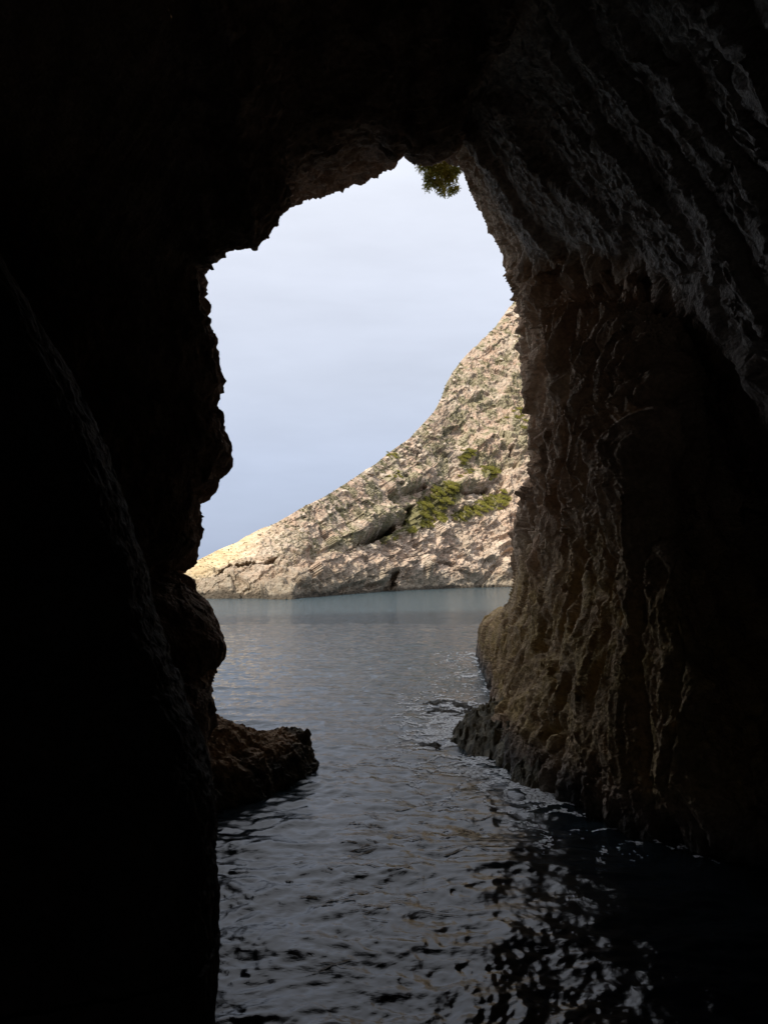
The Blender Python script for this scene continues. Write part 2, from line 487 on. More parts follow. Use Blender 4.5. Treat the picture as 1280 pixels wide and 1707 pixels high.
# right wall: fluted and fractured
Pf = P[iF:]; zf = zc[iF:]
warp = np.stack([fbm(Pf * 0.7, 2, 60), fbm(Pf * 0.7 + 31.7, 2, 61), fbm(Pf * 0.6 + 77.1, 2, 62)], -1)
Q = Pf + warp * np.array([0.26, 0.26, 0.8])
r1 = ridged(Q * np.array([0.95, 0.9, 0.22]), 1, 71); r2 = ridged(Q * np.array([2.1, 2.0, 0.45]), 1, 73); r3 = ridged(Q * np.array([5.0, 4.8, 1.1]), 1, 75)
lowr = np.zeros(rr.shape); lowr[iF:] = 1 - sstep(2.2, 4.2, zf + 0.8 * warp[..., 0])      # the low, smoother spray-worn zone
lw = lowr[iF:]; upz = 1 - lw
fa = facets(Q * np.array([2.0, 2.0, 0.55]), 76); fb = facets(Q * np.array([4.8, 4.8, 1.4]), 77); fc = facets(Pf * np.array([9., 9., 5.]), 78)
df = (0.26 * upz + 0.11 * lw) * r1 + (0.22 * upz + 0.08 * lw) * r2 + (0.065 * upz + 0.032 * lw) * r3 \
   + (0.17 * upz + 0.07 * lw) * fa + (0.055 * upz + 0.03 * lw) * fb + 0.018 * fc + 0.022 * billow(Q * np.array([11., 11., 5.]), 1, 79) + 0.012 * fbm(Pf * 24, 2, 80)
hol = sstep(0.28, 0.62, fbm(Q * np.array([1.0, 1.0, 0.32]), 2, 83))
pit = sstep(0.30, 0.52, perlin(Q * np.array([2.3, 2.3, 0.6]), 84))
ck = np.exp(-(perlin(Q * np.array([1.25, 1.2, 0.30]), 85) / 0.055) ** 2); ck2 = np.exp(-(perlin(Q * np.array([2.8, 2.7, 0.75]), 86) / 0.07) ** 2)
df = df - (0.30 * upz + 0.12 * lw) * hol - 0.20 * pit - (0.26 * upz + 0.14 * lw) * ck - 0.03 * ck2
# leaning banded rock: coordinates measured along and across the beds on the undeformed wall
Ps = P[iS0:iS1]; rs_, cs_ = rr[iS0:iS1], cv[iS0:iS1]
yy = np.maximum(Ps[..., 1] * math.cos(PITCH) + (Ps[..., 2] - CAMH) * math.sin(PITCH), 2.0)
spx = F * Ps[..., 0] / yy; spy = -F * (-Ps[..., 1] * math.sin(PITCH) + (Ps[..., 2] - CAMH) * math.cos(PITCH)) / yy
bb = (spx * 0.84 - 0.54 * spy) / 82.0; aa = (spx * 0.54 + 0.84 * spy) / 82.0
o0 = 0 * bb
tb = bb + 0.55 * perlin(np.stack([bb * 0.55, o0, o0], -1), 100) + 0.40 * fbm(np.stack([aa * 0.30, bb * 0.5, o0], -1), 2, 101) + 0.05 * fbm(Ps * 2.5, 2, 102)
saw = tb % 1.0; bid = np.floor(tb)
prof = saw ** 1.1 * (1 - sstep(0.90, 1.0, saw))
amp = 0.75 + 0.8 * perlin(np.stack([aa * 0.3, bid * 3.7, o0], -1), 103)
blk = facets(np.stack([aa * 0.55, bb * 1.7, bid * 0.37], -1), 104, 0.8); blk2 = facets(np.stack([aa * 1.9, bb * 4.6, o0], -1), 105, 0.8)
ds = 0.27 * prof * amp + 0.085 * blk + 0.04 * blk2 + 0.045 * ridged(np.stack([aa * 0.8, bb * 4.2, o0], -1), 2, 106) + 0.03 * facets(Ps * 7, 107) + 0.014 * fbm(Ps * 20, 2, 108)
lipz = 1 - sstep(4.75, 5.15, cs_)
dlip = 0.11 * ridged(Ps * np.array([1.6, 1.3, 1.4]), 1, 150) + 0.10 * facets(Ps * np.array([2.6, 2.2, 1.8]), 151) + 0.05 * facets(Ps * 6, 152) + 0.03 * billow(Ps * 11, 1, 154) + 0.012 * fbm(Ps * 24, 2, 153)
ds = ds * (1 - lipz) + dlip * lipz
d[iS0:iS1] += (wR * slab)[iS0:iS1] * ds
d[iF:] += (wR * np.clip(1 - slab, 0, 1))[iF:] * df
# the mouth edge keeps its traced line: relief relaxes a little there
edge = np.exp(-((cv - 4.0) / 0.35) ** 2) * wR
d = d * (1 - 0.35 * edge) - 0.10 * edge
d = d * (0.25 + 0.75 * near)
Pc = P + nrm * d[..., None]

# rock colours; mouth lip and outer roof also have light painted in
def mixc(a, b, t): return np.asarray(a) + (np.asarray(b) - np.asarray(a)) * t[..., None]
nz1 = sstep(-0.5, 0.5, fbm(P * 0.6, 3, 120)); nz2 = sstep(-0.4, 0.5, fbm(P * 2.3, 3, 121)); nz3 = sstep(-0.3, 0.5, fbm(P * 7, 2, 122))
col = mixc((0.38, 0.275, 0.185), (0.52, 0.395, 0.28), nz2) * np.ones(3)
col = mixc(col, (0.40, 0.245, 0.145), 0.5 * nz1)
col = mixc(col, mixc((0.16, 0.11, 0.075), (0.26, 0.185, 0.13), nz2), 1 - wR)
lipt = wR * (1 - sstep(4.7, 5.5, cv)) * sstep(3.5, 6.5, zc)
col = mixc(col, mixc((0.46, 0.31, 0.20), (0.60, 0.45, 0.31), nz3), 0.97 * lipt)  # pinkish tan lip, paled further to paint in the sky light it catches
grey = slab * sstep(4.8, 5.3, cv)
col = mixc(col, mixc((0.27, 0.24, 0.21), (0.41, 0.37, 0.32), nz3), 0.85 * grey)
och = wR * lowr * sstep(0.25, 0.7, zc) * (0.45 + 0.55 * nz2)
col = mixc(col, mixc((0.30, 0.205, 0.07), (0.42, 0.295, 0.11), nz3), 0.85 * och)
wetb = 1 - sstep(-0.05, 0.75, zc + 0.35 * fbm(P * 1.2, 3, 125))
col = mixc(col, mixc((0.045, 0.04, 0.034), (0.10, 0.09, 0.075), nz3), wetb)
orr = (1 - wR) * outer_roof
col = mixc(col, mixc((0.30, 0.20, 0.14), (0.44, 0.32, 0.24), nz3), orr)  # outer roof browns lightened, painting in the light on its underside

ia = np.searchsorted(rpar, NL - 0.5); ib = np.searchsorted(rpar, NC - 0.5)
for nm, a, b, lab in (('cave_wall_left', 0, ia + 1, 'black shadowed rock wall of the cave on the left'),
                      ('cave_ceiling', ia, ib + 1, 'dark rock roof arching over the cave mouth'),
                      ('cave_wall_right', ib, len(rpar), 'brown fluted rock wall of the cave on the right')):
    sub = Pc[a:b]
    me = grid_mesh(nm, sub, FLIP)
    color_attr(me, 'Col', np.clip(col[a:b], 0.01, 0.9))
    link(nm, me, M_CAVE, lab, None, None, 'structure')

# near buttress at lower left, between the lens and the left wall
but = [(352, 1800, 4.35), (350, 1690, 4.4), (348, 1600, 4.45), (349, 1500, 4.5), (347, 1420, 4.55), (345, 1360, 4.6), (336, 1310, 4.65), (318, 1262, 4.7), (296, 1200, 4.75),
       (268, 1120, 4.8), (246, 1050, 4.85), (225, 960, 4.9), (190, 850, 4.9), (140, 720, 4.9), (70, 560, 4.9), (-40, 380, 4.9), (-200, 150, 4.9)]
brow = []
for px, py, D in but:
    p = W(px, py, D)
    brow.append([p + np.array(o) for o in ((-3.6, 1.4, 0), (-1.6, 1.5, 0), (-0.55, 1.25, 0), (-0.10, 0.62, 0), (0, 0, 0), (-0.12, -0.30, 0), (-0.8, -0.55, 0), (-2.2, -0.75, 0), (-4.2, -1.3, 0))])
brow = np.array(brow); brow[0, :, 2] = -2.5
B1, _p1 = spline_matrix([14] * (len(but) - 1), len(but), 0.4); B2, _p2 = spline_matrix([6, 12, 26, 40, 40, 30, 20, 12], 9, 0.4)
BB = np.einsum('rm,mkx->rkx', B1, brow); BB = np.einsum('ck,rkx->rcx', B2, BB)
bn = grid_normals(BB); i0, j0 = 60, 130
if bn[i0, j0] @ np.array([0.6, -1, 0]) < 0: bn = -bn
bfl = (np.cross(np.gradient(BB, axis=0)[i0, j0], np.gradient(BB, axis=1)[i0, j0]) @ np.array([0.6, -1, 0])) > 0
BB = BB + bn * (0.03 * fbm(BB * 1.2, 2, 140) + 0.022 * fbm(BB * 4.5, 2, 141) + 0.012 * billow(BB * 11, 2, 142) + 0.005 * fbm(BB * 30, 2, 143))[..., None]
me = grid_mesh('cave_buttress', BB, bfl)
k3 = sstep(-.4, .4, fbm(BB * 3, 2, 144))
color_attr(me, 'Col', mixc(mixc((0.025, 0.021, 0.017), (0.042, 0.035, 0.028), k3), (0.06, 0.055, 0.045), 1 - sstep(0.2, 0.6, BB[..., 2])))  # near-black tone paints in the shade on its camera side
link('cave_buttress', me, M_CAVE, 'shade-dark rock buttress at lower left, nearest of the cave rocks', None, None, 'structure')

# ------------------------------------------------------------------ sea
def wave(x, y):
    p = np.stack([x, y, np.zeros_like(x)], -1)
    D = np.hypot(x, y)
    near = np.exp(-np.maximum(D - 12, 0) / 45)
    w1 = np.stack([perlin(p * 0.6 + 5, 200), perlin(p * 0.6 + 9, 201), 0 * x], -1)
    q = p + 0.35 * w1
    near = near * (1 + 0.35 * np.exp(-np.maximum(D - 5, 0) / 4))
    h = 0.030 * perlin(q * np.array([0.42, 0.75, 1]), 202) * (0.4 + 0.6 * np.exp(-np.maximum(D - 25, 0) / 40))
    h = h + near * (0.042 * perlin(q * np.array([1.1, 1.9, 1]), 203) - 0.027 * np.sqrt(perlin(q * np.array([2.1, 3.2, 1]) + 3, 204) ** 2 + 0.03)
                    + 0.015 * perlin(q * np.array([4.6, 6.0, 1]), 205) - 0.011 * np.sqrt(perlin(q * np.array([8., 10., 1]), 206) ** 2 + 0.04) + 0.006 * perlin(q * np.array([17., 20., 1]), 207))
    # rings running off the low boulder
    bx, by = WS(500, 1300)[:2]
    r = np.hypot(x - bx, (y - by))
    h = h + 0.007 * np.sin(r * 26 + 2 * w1[..., 0]) * np.exp(-((r - 0.55) / 0.45) ** 2)
    return h

rad = [0.6]
while rad[-1] < 46: rad.append(rad[-1] * (1.055 if rad[-1] < 4.6 else 1.0044))
while rad[-1] < 9000: rad.append(rad[-1] * 1.045)
rad = np.array(rad)
a_in = np.linspace(-0.56, 0.56, 400)
a_l = np.linspace(-PI, -0.56, 40)[:-1]; a_r = np.linspace(0.56, PI, 40)[1:]
ang = np.concatenate([a_l, a_in, a_r])
RR, AA = np.meshgrid(rad, ang, indexing='ij')
X, Y = RR * np.sin(AA), RR * np.cos(AA)
fine = (np.abs(AA) <= 0.57)
Z = np.where(fine | (RR < 30), wave(X, Y), 0.0) * np.exp(-RR / 900)
me = grid_mesh('sea', np.stack([X, Y, Z], -1), False)
M_SEA = bpy.data.materials.new('sea_water'); M_SEA.use_nodes = True
N, L = M_SEA.node_tree.nodes, M_SEA.node_tree.links
b = N['Principled BSDF']
b.inputs['Roughness'].default_value = 0.06
b.inputs['IOR'].default_value = 1.333
ge = N.new('ShaderNodeNewGeometry')
n0 = N.new('ShaderNodeTexNoise'); n0.inputs['Scale'].default_value = 0.12; n0.inputs['Detail'].default_value = 3
L.new(ge.outputs['Position'], n0.inputs['Vector'])
# sea bed dark in the cave, paler in the bay, bluish sky sheen painted in
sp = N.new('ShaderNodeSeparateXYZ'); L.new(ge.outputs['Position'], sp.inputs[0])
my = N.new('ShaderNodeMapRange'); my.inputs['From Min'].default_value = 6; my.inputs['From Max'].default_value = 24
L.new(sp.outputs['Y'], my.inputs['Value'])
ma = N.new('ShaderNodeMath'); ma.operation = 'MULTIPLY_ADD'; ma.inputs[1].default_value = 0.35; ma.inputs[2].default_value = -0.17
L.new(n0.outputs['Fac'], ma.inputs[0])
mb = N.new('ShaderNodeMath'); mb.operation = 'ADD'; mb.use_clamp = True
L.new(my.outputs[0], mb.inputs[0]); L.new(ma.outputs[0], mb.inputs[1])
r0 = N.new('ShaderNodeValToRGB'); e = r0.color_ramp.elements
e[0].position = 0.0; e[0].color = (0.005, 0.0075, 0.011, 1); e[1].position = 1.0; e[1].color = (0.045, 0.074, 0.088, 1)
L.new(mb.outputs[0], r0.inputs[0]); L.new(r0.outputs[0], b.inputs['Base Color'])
mpn = N.new('ShaderNodeMapping'); mpn.inputs['Scale'].default_value = (1.0, 1.7, 1.0)
L.new(ge.outputs['Position'], mpn.inputs[0])
n1 = N.new('ShaderNodeTexNoise'); n1.inputs['Scale'].default_value = 1.5; n1.inputs['Detail'].default_value = 8; n1.inputs['Roughness'].default_value = 0.6
n1.inputs['Distortion'].default_value = 0.5
L.new(mpn.outputs[0], n1.inputs['Vector'])
bp = N.new('ShaderNodeBump'); bp.inputs['Strength'].default_value = 0.8
bd = N.new('ShaderNodeMapRange'); bd.inputs['From Min'].default_value = 10; bd.inputs['From Max'].default_value = 45
bd.inputs['To Min'].default_value = 0.026; bd.inputs['To Max'].default_value = 0.30
L.new(sp.outputs['Y'], bd.inputs['Value']); L.new(bd.outputs[0], bp.inputs['Distance'])
rg = N.new('ShaderNodeMapRange'); rg.inputs['From Min'].default_value = 15; rg.inputs['From Max'].default_value = 70
rg.inputs['To Min'].default_value = 0.015; rg.inputs['To Max'].default_value = 0.10
L.new(sp.outputs['Y'], rg.inputs['Value']); L.new(rg.outputs[0], b.inputs['Roughness'])
L.new(n1.outputs['Fac'], bp.inputs['Height']); L.new(bp.outputs[0], b.inputs['Normal'])
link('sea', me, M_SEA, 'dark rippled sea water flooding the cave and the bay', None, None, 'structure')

# ------------------------------------------------------------------ headland across the bay
ridge = np.array([(120, 1040), (200, 1005), (260, 980), (285, 965), (300, 954), (310, 947), (325, 937), (345, 927), (365, 917), (395, 905), (430, 885),
    (465, 868), (500, 850), (540, 829), (575, 807), (600, 790), (625, 774), (650, 753), (680, 733), (705, 706), (722, 688), (735, 664),
    (743, 640), (755, 619), (770, 600), (790, 580), (810, 562), (825, 546), (842, 521), (860, 500), (900, 455), (950, 400), (1000, 350), (1150, 250)], float)
shore = np.array([(120, 1000), (250, 999), (330, 998), (400, 998), (440, 997.5), (449, 999.5), (485, 999.5), (505, 996), (528, 994.5), (560, 991.5), (600, 988.8), (640, 986),
    (690, 983.4), (740, 981.2), (790, 979.8), (830, 979), (1000, 978), (1150, 978)], float)
NPX, NV = 720, 430
hpx = np.linspace(120, 1150, NPX) if False else np.concatenate([np.linspace(120, 285, 30)[:-1], np.linspace(285, 905, 610), np.linspace(905, 1150, 30)[1:]])
ry = np.interp(hpx, ridge[:, 0], ridge[:, 1]); sy = np.interp(hpx, shore[:, 0], shore[:, 1])
ry = np.minimum(ry, sy - 3)
D0 = sea_dist(sy)
ks = np.hanning(203); ks /= ks.sum()
D0s = np.convolve(np.pad(D0, 101, 'edge'), ks, 'valid')
elev = (HOR - ry) / F
slope_t = np.interp(hpx, [300, 500, 700, 860, 1150], [0.55, 0.72, 1.05, 1.45, 1.5])
zr = np.maximum((CAMH + elev * D0s) / (1 - elev / slope_t), 0.3)
D1 = D0s + np.maximum(zr, 1.0) / slope_t
hv = np.linspace(0, 1, NV)
U, V = np.meshgrid(hpx, hv, indexing='ij')
PY = sy[:, None] + (ry - sy)[:, None] * V
g = 0.7 * V + 0.3 * V ** 2
blend = sstep(0, 0.35, V)
D0 = np.convolve(np.pad(D0, 4, 'edge'), np.ones(9) / 9, 'valid')
Dg = (D0[:, None] * (1 - blend) + D0s[:, None] * blend) + (D1 - D0s)[:, None] * g
H = W(U, PY, Dg)
# a skirt below the waterline and the far side of the hill
skirt = H[:, :1].copy(); skirt = np.concatenate([skirt + np.array([0, 0.6, -3.0]), skirt + np.array([0, 0.0, -0.6])], 1)
ridge_p = H[:, -1:]
zr_ = ridge_p[..., 2:3]
back = [ridge_p + np.concatenate([0 * zr_, 0 * zr_ + dy, -fz * np.maximum(zr_, 2)], -1) for dy, fz in ((0.8, 0.003), (2.5, 0.02), (7, 0.07), (18, 0.25), (40, 0.6), (75, 1.3))]
Hn = grid_normals(H)
if Hn[300, 200] @ np.array([0, -1, 0.5]) < 0: Hn = -Hn; HFL = False
else: HFL = True
HFL = (np.cross(np.gradient(H, axis=0)[300, 200], np.gradient(H, axis=1)[300, 200]) @ np.array([0, -1, .5])) > 0
# smooth normals so crags stay crisp
k9 = np.ones(41) / 41
for ax in (0, 1):
    Hn = np.apply_along_axis(lambda a: np.convolve(np.pad(a, 20, 'edge'), k9, 'valid'), ax, Hn)
Hn /= np.linalg.norm(Hn, axis=-1, keepdims=True)
wp = np.stack([fbm(H * 0.06, 2, 300), fbm(H * 0.06 + 40, 2, 301), fbm(H * 0.06 + 80, 2, 302)], -1)
HQ = H + wp * 4.0
sc = np.interp(U, [300, 500, 700, 900], [0.55, 0.75, 1.0, 1.15])
low = 1 - sstep(0.25, 0.42, V + 0.05 * wp[..., 0])           # the worn sea cliff
# strata climb to the right: coordinate across the beds, in photo pixels along the slope
bed = (PY + 0.55 * (U - 600)) / 26.0 + 0.55 * wp[..., 1] + 0.12 * fbm(H * 0.3, 2, 310)
sw = bed % 1.0
ledge = (sw ** 1.3) * (1 - sstep(0.86, 1.0, sw))
dh = sc * (0.9 * ridged(HQ * np.array([0.10, 0.08, 0.10]), 2, 320) + 0.55 * ridged(HQ * 0.26, 2, 321)
     + 0.95 * facets(HQ * np.array([0.28, 0.22, 0.34]), 327) + 0.42 * facets(HQ * np.array([0.7, 0.5, 0.85]), 328) + 0.20 * facets(H * np.array([1.6, 1.1, 1.9]), 329)
     + 0.22 * ridged(HQ * np.array([1.1, 0.8, 1.0]), 1, 323) + 0.14 * billow(H * 2.3, 2, 324) + 0.06 * fbm(H * 5, 2, 326))
ledg = sc * 0.55 * (ledge - 0.35) * (0.3 + 0.9 * sstep(-0.3, 0.4, fbm(H * 0.09, 1, 325)))
fade = (0.35 + 0.65 * sstep(0, 0.10, V)) * (1 - 0.6 * sstep(0.90, 1.0, V))
smooth_end = 1 - 0.75 * (1 - sstep(380, 460, U + 0.4 * (PY - 900))) * sstep(0.45, 0.7, V)
dh = dh * fade * smooth_end * (1 - 0.28 * sstep(0.45, 0.65, V)); ledg = ledg * fade * smooth_end
# hollows, cracks
def seg_dist(U, PY, pts, ax=1.0):
    best = np.full(U.shape, 1e9)
    for (x0, y0), (x1, y1) in zip(pts[:-1], pts[1:]):
        dx, dy = x1 - x0, y1 - y0
        t = np.clip(((U - x0) * dx + (PY - y0) * dy) / (dx * dx + dy * dy), 0, 1)
        best = np.minimum(best, np.hypot(U - x0 - t * dx, (PY - y0 - t * dy) * ax))
    return best
cav = np.zeros(U.shape)
jit = 3.0 * fbm(np.stack([U * 0.06, PY * 0.06, 0 * U], -1), 3, 340)
def hollow(pts, w, depth, soft=0.5):
    global cav
    dd = seg_dist(U, PY, pts) + jit
    cav = cav + depth * (1 - sstep(w * soft, w, dd))
hollow([(603, 904), (620, 894), (643, 886)], 10.5, 8.0, 0.45)            # long cave below the overhang
hollow([(640, 984), (646, 964)], 15, 4.5, 0.4)                          # cave at the waterline
hollow([(575, 922), (590, 910)], 3.0, 1.5)
hollow([(750, 826), (775, 824), (808, 818)], 4.2, 3.0)                   # slit under the ledge
hollow([(668, 826), (700, 815)], 6, 2.6)
hollow([(358, 968), (385, 957), (420, 947), (445, 943), (472, 933)], 2.0, 1.2)
hollow([(665, 878), (676, 850)], 5, 2.6)
hollow([(845, 757), (848, 764)], 4, 2.5)
hollow([(905, 905), (840, 925), (812, 958), (795, 976)], 6, 1.6)
hollow([(560, 985), (600, 978), (625, 978)], 6, 1.6)
bump = lambda pts, w, hgt: hgt * (1 - sstep(0.1 * w, w, seg_dist(U, PY, pts) + jit))
ledg = ledg + bump([(585, 893), (615, 870), (660, 850)], 22, 2.6) + bump([(650, 815), (700, 800)], 26, 2.4) + bump([(745, 812), (800, 806)], 16, 2.2) \
        + bump([(780, 742), (815, 745)], 26, 2.2) + bump([(850, 745), (875, 750)], 22, 2.0) + bump([(840, 945), (870, 920)], 26, 2.2) + bump([(490, 970), (515, 960)], 18, 1.2)
HO = np.array([0.22, -0.97, 0.0])      # level, out of the hill
OFF = Hn * dh[..., None] + (HO + np.array([0, 0, 0.1])) * ledg[..., None] - (HO + np.array([0, 0, 0.25])) * cav[..., None]
HP = H + OFF
full = np.concatenate([skirt + OFF[:, :1], HP] + [b + OFF[:, -1:] for b in back], 1)

# stone and soil colours
hz = H[..., 2]
m1 = sstep(-0.45, 0.45, fbm(H * 0.12, 3, 350)); m2 = sstep(-0.4, 0.4, fbm(H * 0.5, 3, 351)); m3 = sstep(-0.4, 0.4, fbm(H * 1.6, 3, 352))
hc = mixc((0.42, 0.335, 0.26), (0.62, 0.52, 0.425), m2)
hc = mixc(hc, (0.50, 0.34, 0.25), 0.45 * m1)                 # pinkish stain
hc = mixc(hc, (0.33, 0.30, 0.25), 0.5 * sstep(0.45, 0.9, m3))   # grey lichen
yel = (1 - sstep(380, 470, U + 0.7 * (PY - 905))) * sstep(0.35, 0.6, V + 0.1 * (m2 - 0.5))
hc = mixc(hc, mixc((0.56, 0.44, 0.25), (0.68, 0.55, 0.34), m2), 0.85 * yel)
tall = sstep(0.30, 0.5, V) * sstep(420, 560, U) * (1 - yel)
soil = tall * sstep(0.34, 0.70, 0.55 * m2 + 0.45 * sstep(-0.3, 0.3, fbm(H * 0.25 + 9, 3, 353)))
hc = mixc(hc, mixc((0.19, 0.18, 0.105), (0.27, 0.25, 0.16), m3), 0.8 * soil)
turf = np.zeros(U.shape)
for pts, w_ in (([(685, 870), (715, 845), (745, 825)], 24), ([(765, 862), (800, 850), (838, 833)], 12), ([(768, 770), (778, 758)], 9), ([(800, 798), (820, 786)], 10), ([(625, 900), (665, 888)], 6)):
    turf = np.maximum(turf, 1 - sstep(0.6 * w_, 1.1 * w_, seg_dist(U, PY, pts) + 2 * jit))
hc = mixc(hc, mixc((0.09, 0.10, 0.03), (0.15, 0.15, 0.05), m3), 0.8 * turf)
hc = hc * np.array([1.0, 0.965, 0.92])
wetm = 1 - sstep(0.8, 4.5, hz + 0.9 * fbm(H * 0.3, 2, 354))
hc = mixc(hc, mixc((0.17, 0.145, 0.10), (0.26, 0.225, 0.165), m3), 0.7 * wetm)
wetm2 = 1 - sstep(0.15, 0.55, hz + 0.2 * fbm(H * 0.6, 2, 355))
hc = mixc(hc, (0.055, 0.045, 0.033), 0.85 * wetm2)
fullc = np.concatenate([np.repeat(hc[:, :1], 2, 1), hc] + [hc[:, -1:]] * len(back), 1)
me = grid_mesh('headland', full, HFL)
color_attr(me, 'Col', np.clip(fullc, 0.02, 0.8))
link('headland', me, M_HEAD, 'pale craggy limestone headland rising to the right across the bay', None, None, 'structure')

def on_head(px, py):
    i = int(np.argmin(np.abs(hpx - px)))
    j = int(np.argmin(np.abs(PY[i] - py)))
    return HP[i, j], Hn[i, j]

# ------------------------------------------------------------------ pale boulders lying on the headland
def ico(sub):
    import bmesh
    bm = bmesh.new(); bmesh.ops.create_icosphere(bm, subdivisions=sub, radius=1.0)
    v = np.array([p.co[:] for p in bm.verts]); f = np.array([[q.index for q in p.verts] for p in bm.faces]); bm.free()
    return v, f
iv, if_ = ico(4)
stone_meshes = []
for s in range(7):
    r_ = np.random.default_rng(500 + s)
    v = iv.copy()
    for _ in range(9):                                   # broken faces
        nrm_ = r_.normal(size=3); nrm_ /= np.linalg.norm(nrm_); o = r_.uniform(0.5, 0.85)
        dd = v @ nrm_ - o
        v = v - np.maximum(dd, 0)[:, None] * nrm_ * 0.92
    v = v + iv * (0.12 * fbm(iv * 1.6 + s * 9, 3, 510)[:, None])
    me = mesh_from('boulder', v, if_)
    color_attr(me, 'Col', mixc((0.42, 0.345, 0.265), (0.56, 0.47, 0.37), sstep(-.3, .3, fbm(v * 2 + s, 2, 511))))
    me.materials.append(M_STONE)
    stone_meshes.append(me)
random.seed(5)
bould = [(611, 792, 11, 8, 'largest pale angular boulder on the ridge line of the headland'),
         (633, 798, 11, 5, 'flat-topped pale boulder right below the largest ridge boulder'),
         (665, 772, 8, 6, 'pale upright boulder beside the dark bush on the ridge'),
         (772, 843, 14, 6, 'white rounded boulder lying between the two bright green shrub patches'),
         (568, 826, 9, 6, 'square brown boulder high on the slope under the ridge line'),
         (553, 842, 4, 5, 'narrow upright white stone under the square brown boulder')]
rnd = []
for _ in range(4000):
    if len(rnd) >= 74: break
    x = random.uniform(430, 880); yr = float(np.interp(x, ridge[:, 0], ridge[:, 1]))
    y = yr + abs(random.gauss(0, 1)) * 45 + 6
    if y > 0.3 * yr + 0.7 * 985 or y > 900: continue
    if any(abs(x - a[0]) < a[2] + 6 and abs(y - a[1]) < a[3] + 6 for a in bould + rnd): continue
    r_ = random.choice((2.5, 3, 3.5, 4, 5.5))
    rnd.append((x, y, r_ * random.uniform(0.9, 1.5), r_ * random.uniform(0.6, 0.9), None))
for k, (x, y, rx, rz, lab) in enumerate(bould + rnd):
    p, n_ = on_head(x, y)
    s = p[1] / F
    o = link('boulder', stone_meshes[k % 7], None, lab or ('small pale stone scattered on the left half of the upper headland slope' if x < 640 else 'small pale stone scattered on the steep right half of the headland slope'),
             'boulder', 'pale boulders on the headland')
    o.scale = (rx * s, rx * s * random.uniform(0.7, 1.0), rz * s)
    o.rotation_euler = (random.uniform(-.3, .3), random.uniform(-.45, .05), random.uniform(0, 6.28) if lab is None else random.uniform(-.3, .3))
    o.location = p + n_ * rz * s * 0.25

# ------------------------------------------------------------------ shrubs on the headland
def leaf_cloud(n, seed, rx, rz, leaf, lumps=7):
    """many leaf-sized faces grouped in clumps over a dome"""
    r_ = np.random.default_rng(seed)
    c = r_.normal(size=(lumps, 3)); c[:, 2] = np.abs(c[:, 2]) * 0.7
    c /= np.linalg.norm(c, axis=1)[:, None]; c *= r_.uniform(0.35, 0.75, (lumps, 1))
    k = r_.integers(0, lumps, n)
    dirs = r_.normal(size=(n, 3)); dirs /= np.linalg.norm(dirs, axis=1)[:, None]
    rad_ = 0.42 * r_.uniform(0.55, 1.0, (n, 1)) ** 0.5 * r_.uniform(0.7, 1.2, (lumps, 1))[k]
    p = c[k] + dirs * rad_
    p[:, 2] = np.where(p[:, 2] < -0.1, -p[:, 2] * 0.5, p[:, 2])
    p = p * np.array([rx, rx, rz])
    nn = dirs + 0.7 * r_.normal(size=(n, 3)); nn /= np.linalg.norm(nn, axis=1)[:, None]
    a = np.cross(nn, r_.normal(size=(n, 3))); a /= np.linalg.norm(a, axis=1)[:, None]
    b_ = np.cross(nn, a)
    s = leaf * r_.uniform(0.6, 1.3, (n, 1))
    q = np.stack([p - a * s, p - b_ * s * 0.5, p + a * s, p + b_ * s * 0.5], 1)
    return q.reshape(-1, 3), np.arange(4 * n).reshape(n, 4)

shrub_meshes = []
for s in range(6):
    v, f = leaf_cloud(520, 700 + s, 1.0, 0.72, 0.10, 9)
    me = mesh_from('foliage', v, f, False); me.materials.append(M_GREEN); shrub_meshes.append(me)
def twig_mesh(name, segs, sides=5):
    V_, F_ = [], []
    for (p0, p1, r0, r1) in segs:
        p0, p1 = np.array(p0, float), np.array(p1, float)
        d_ = p1 - p0; d_ /= np.linalg.norm(d_) + 1e-9
        a = np.cross(d_, (0.3, 0.9, 0.2)); a /= np.linalg.norm(a); b_ = np.cross(d_, a)
        base = len(V_)
        for p, r_ in ((p0, r0), (p1, r1)):
            for k in range(sides):
                t = 2 * PI * k / sides
                V_.append(p + (a * math.cos(t) + b_ * math.sin(t)) * r_)
        for k in range(sides):
            F_.append((base + k, base + (k + 1) % sides, base + sides + (k + 1) % sides, base + sides + k))
    return mesh_from(name, np.array(V_), np.array(F_))
stem_me = twig_mesh('stem', [((0, 0, -0.25), (0.05, 0, 0.25), 0.09, 0.06), ((0.05, 0, 0.2), (0.4, 0.1, 0.5), 0.05, 0.02), ((0.05, 0, 0.2), (-0.35, -0.1, 0.5), 0.05, 0.02), ((0.03, 0, 0.15), (0, 0.4, 0.45), 0.05, 0.02)])
stem_me.materials.append(M_WOOD)
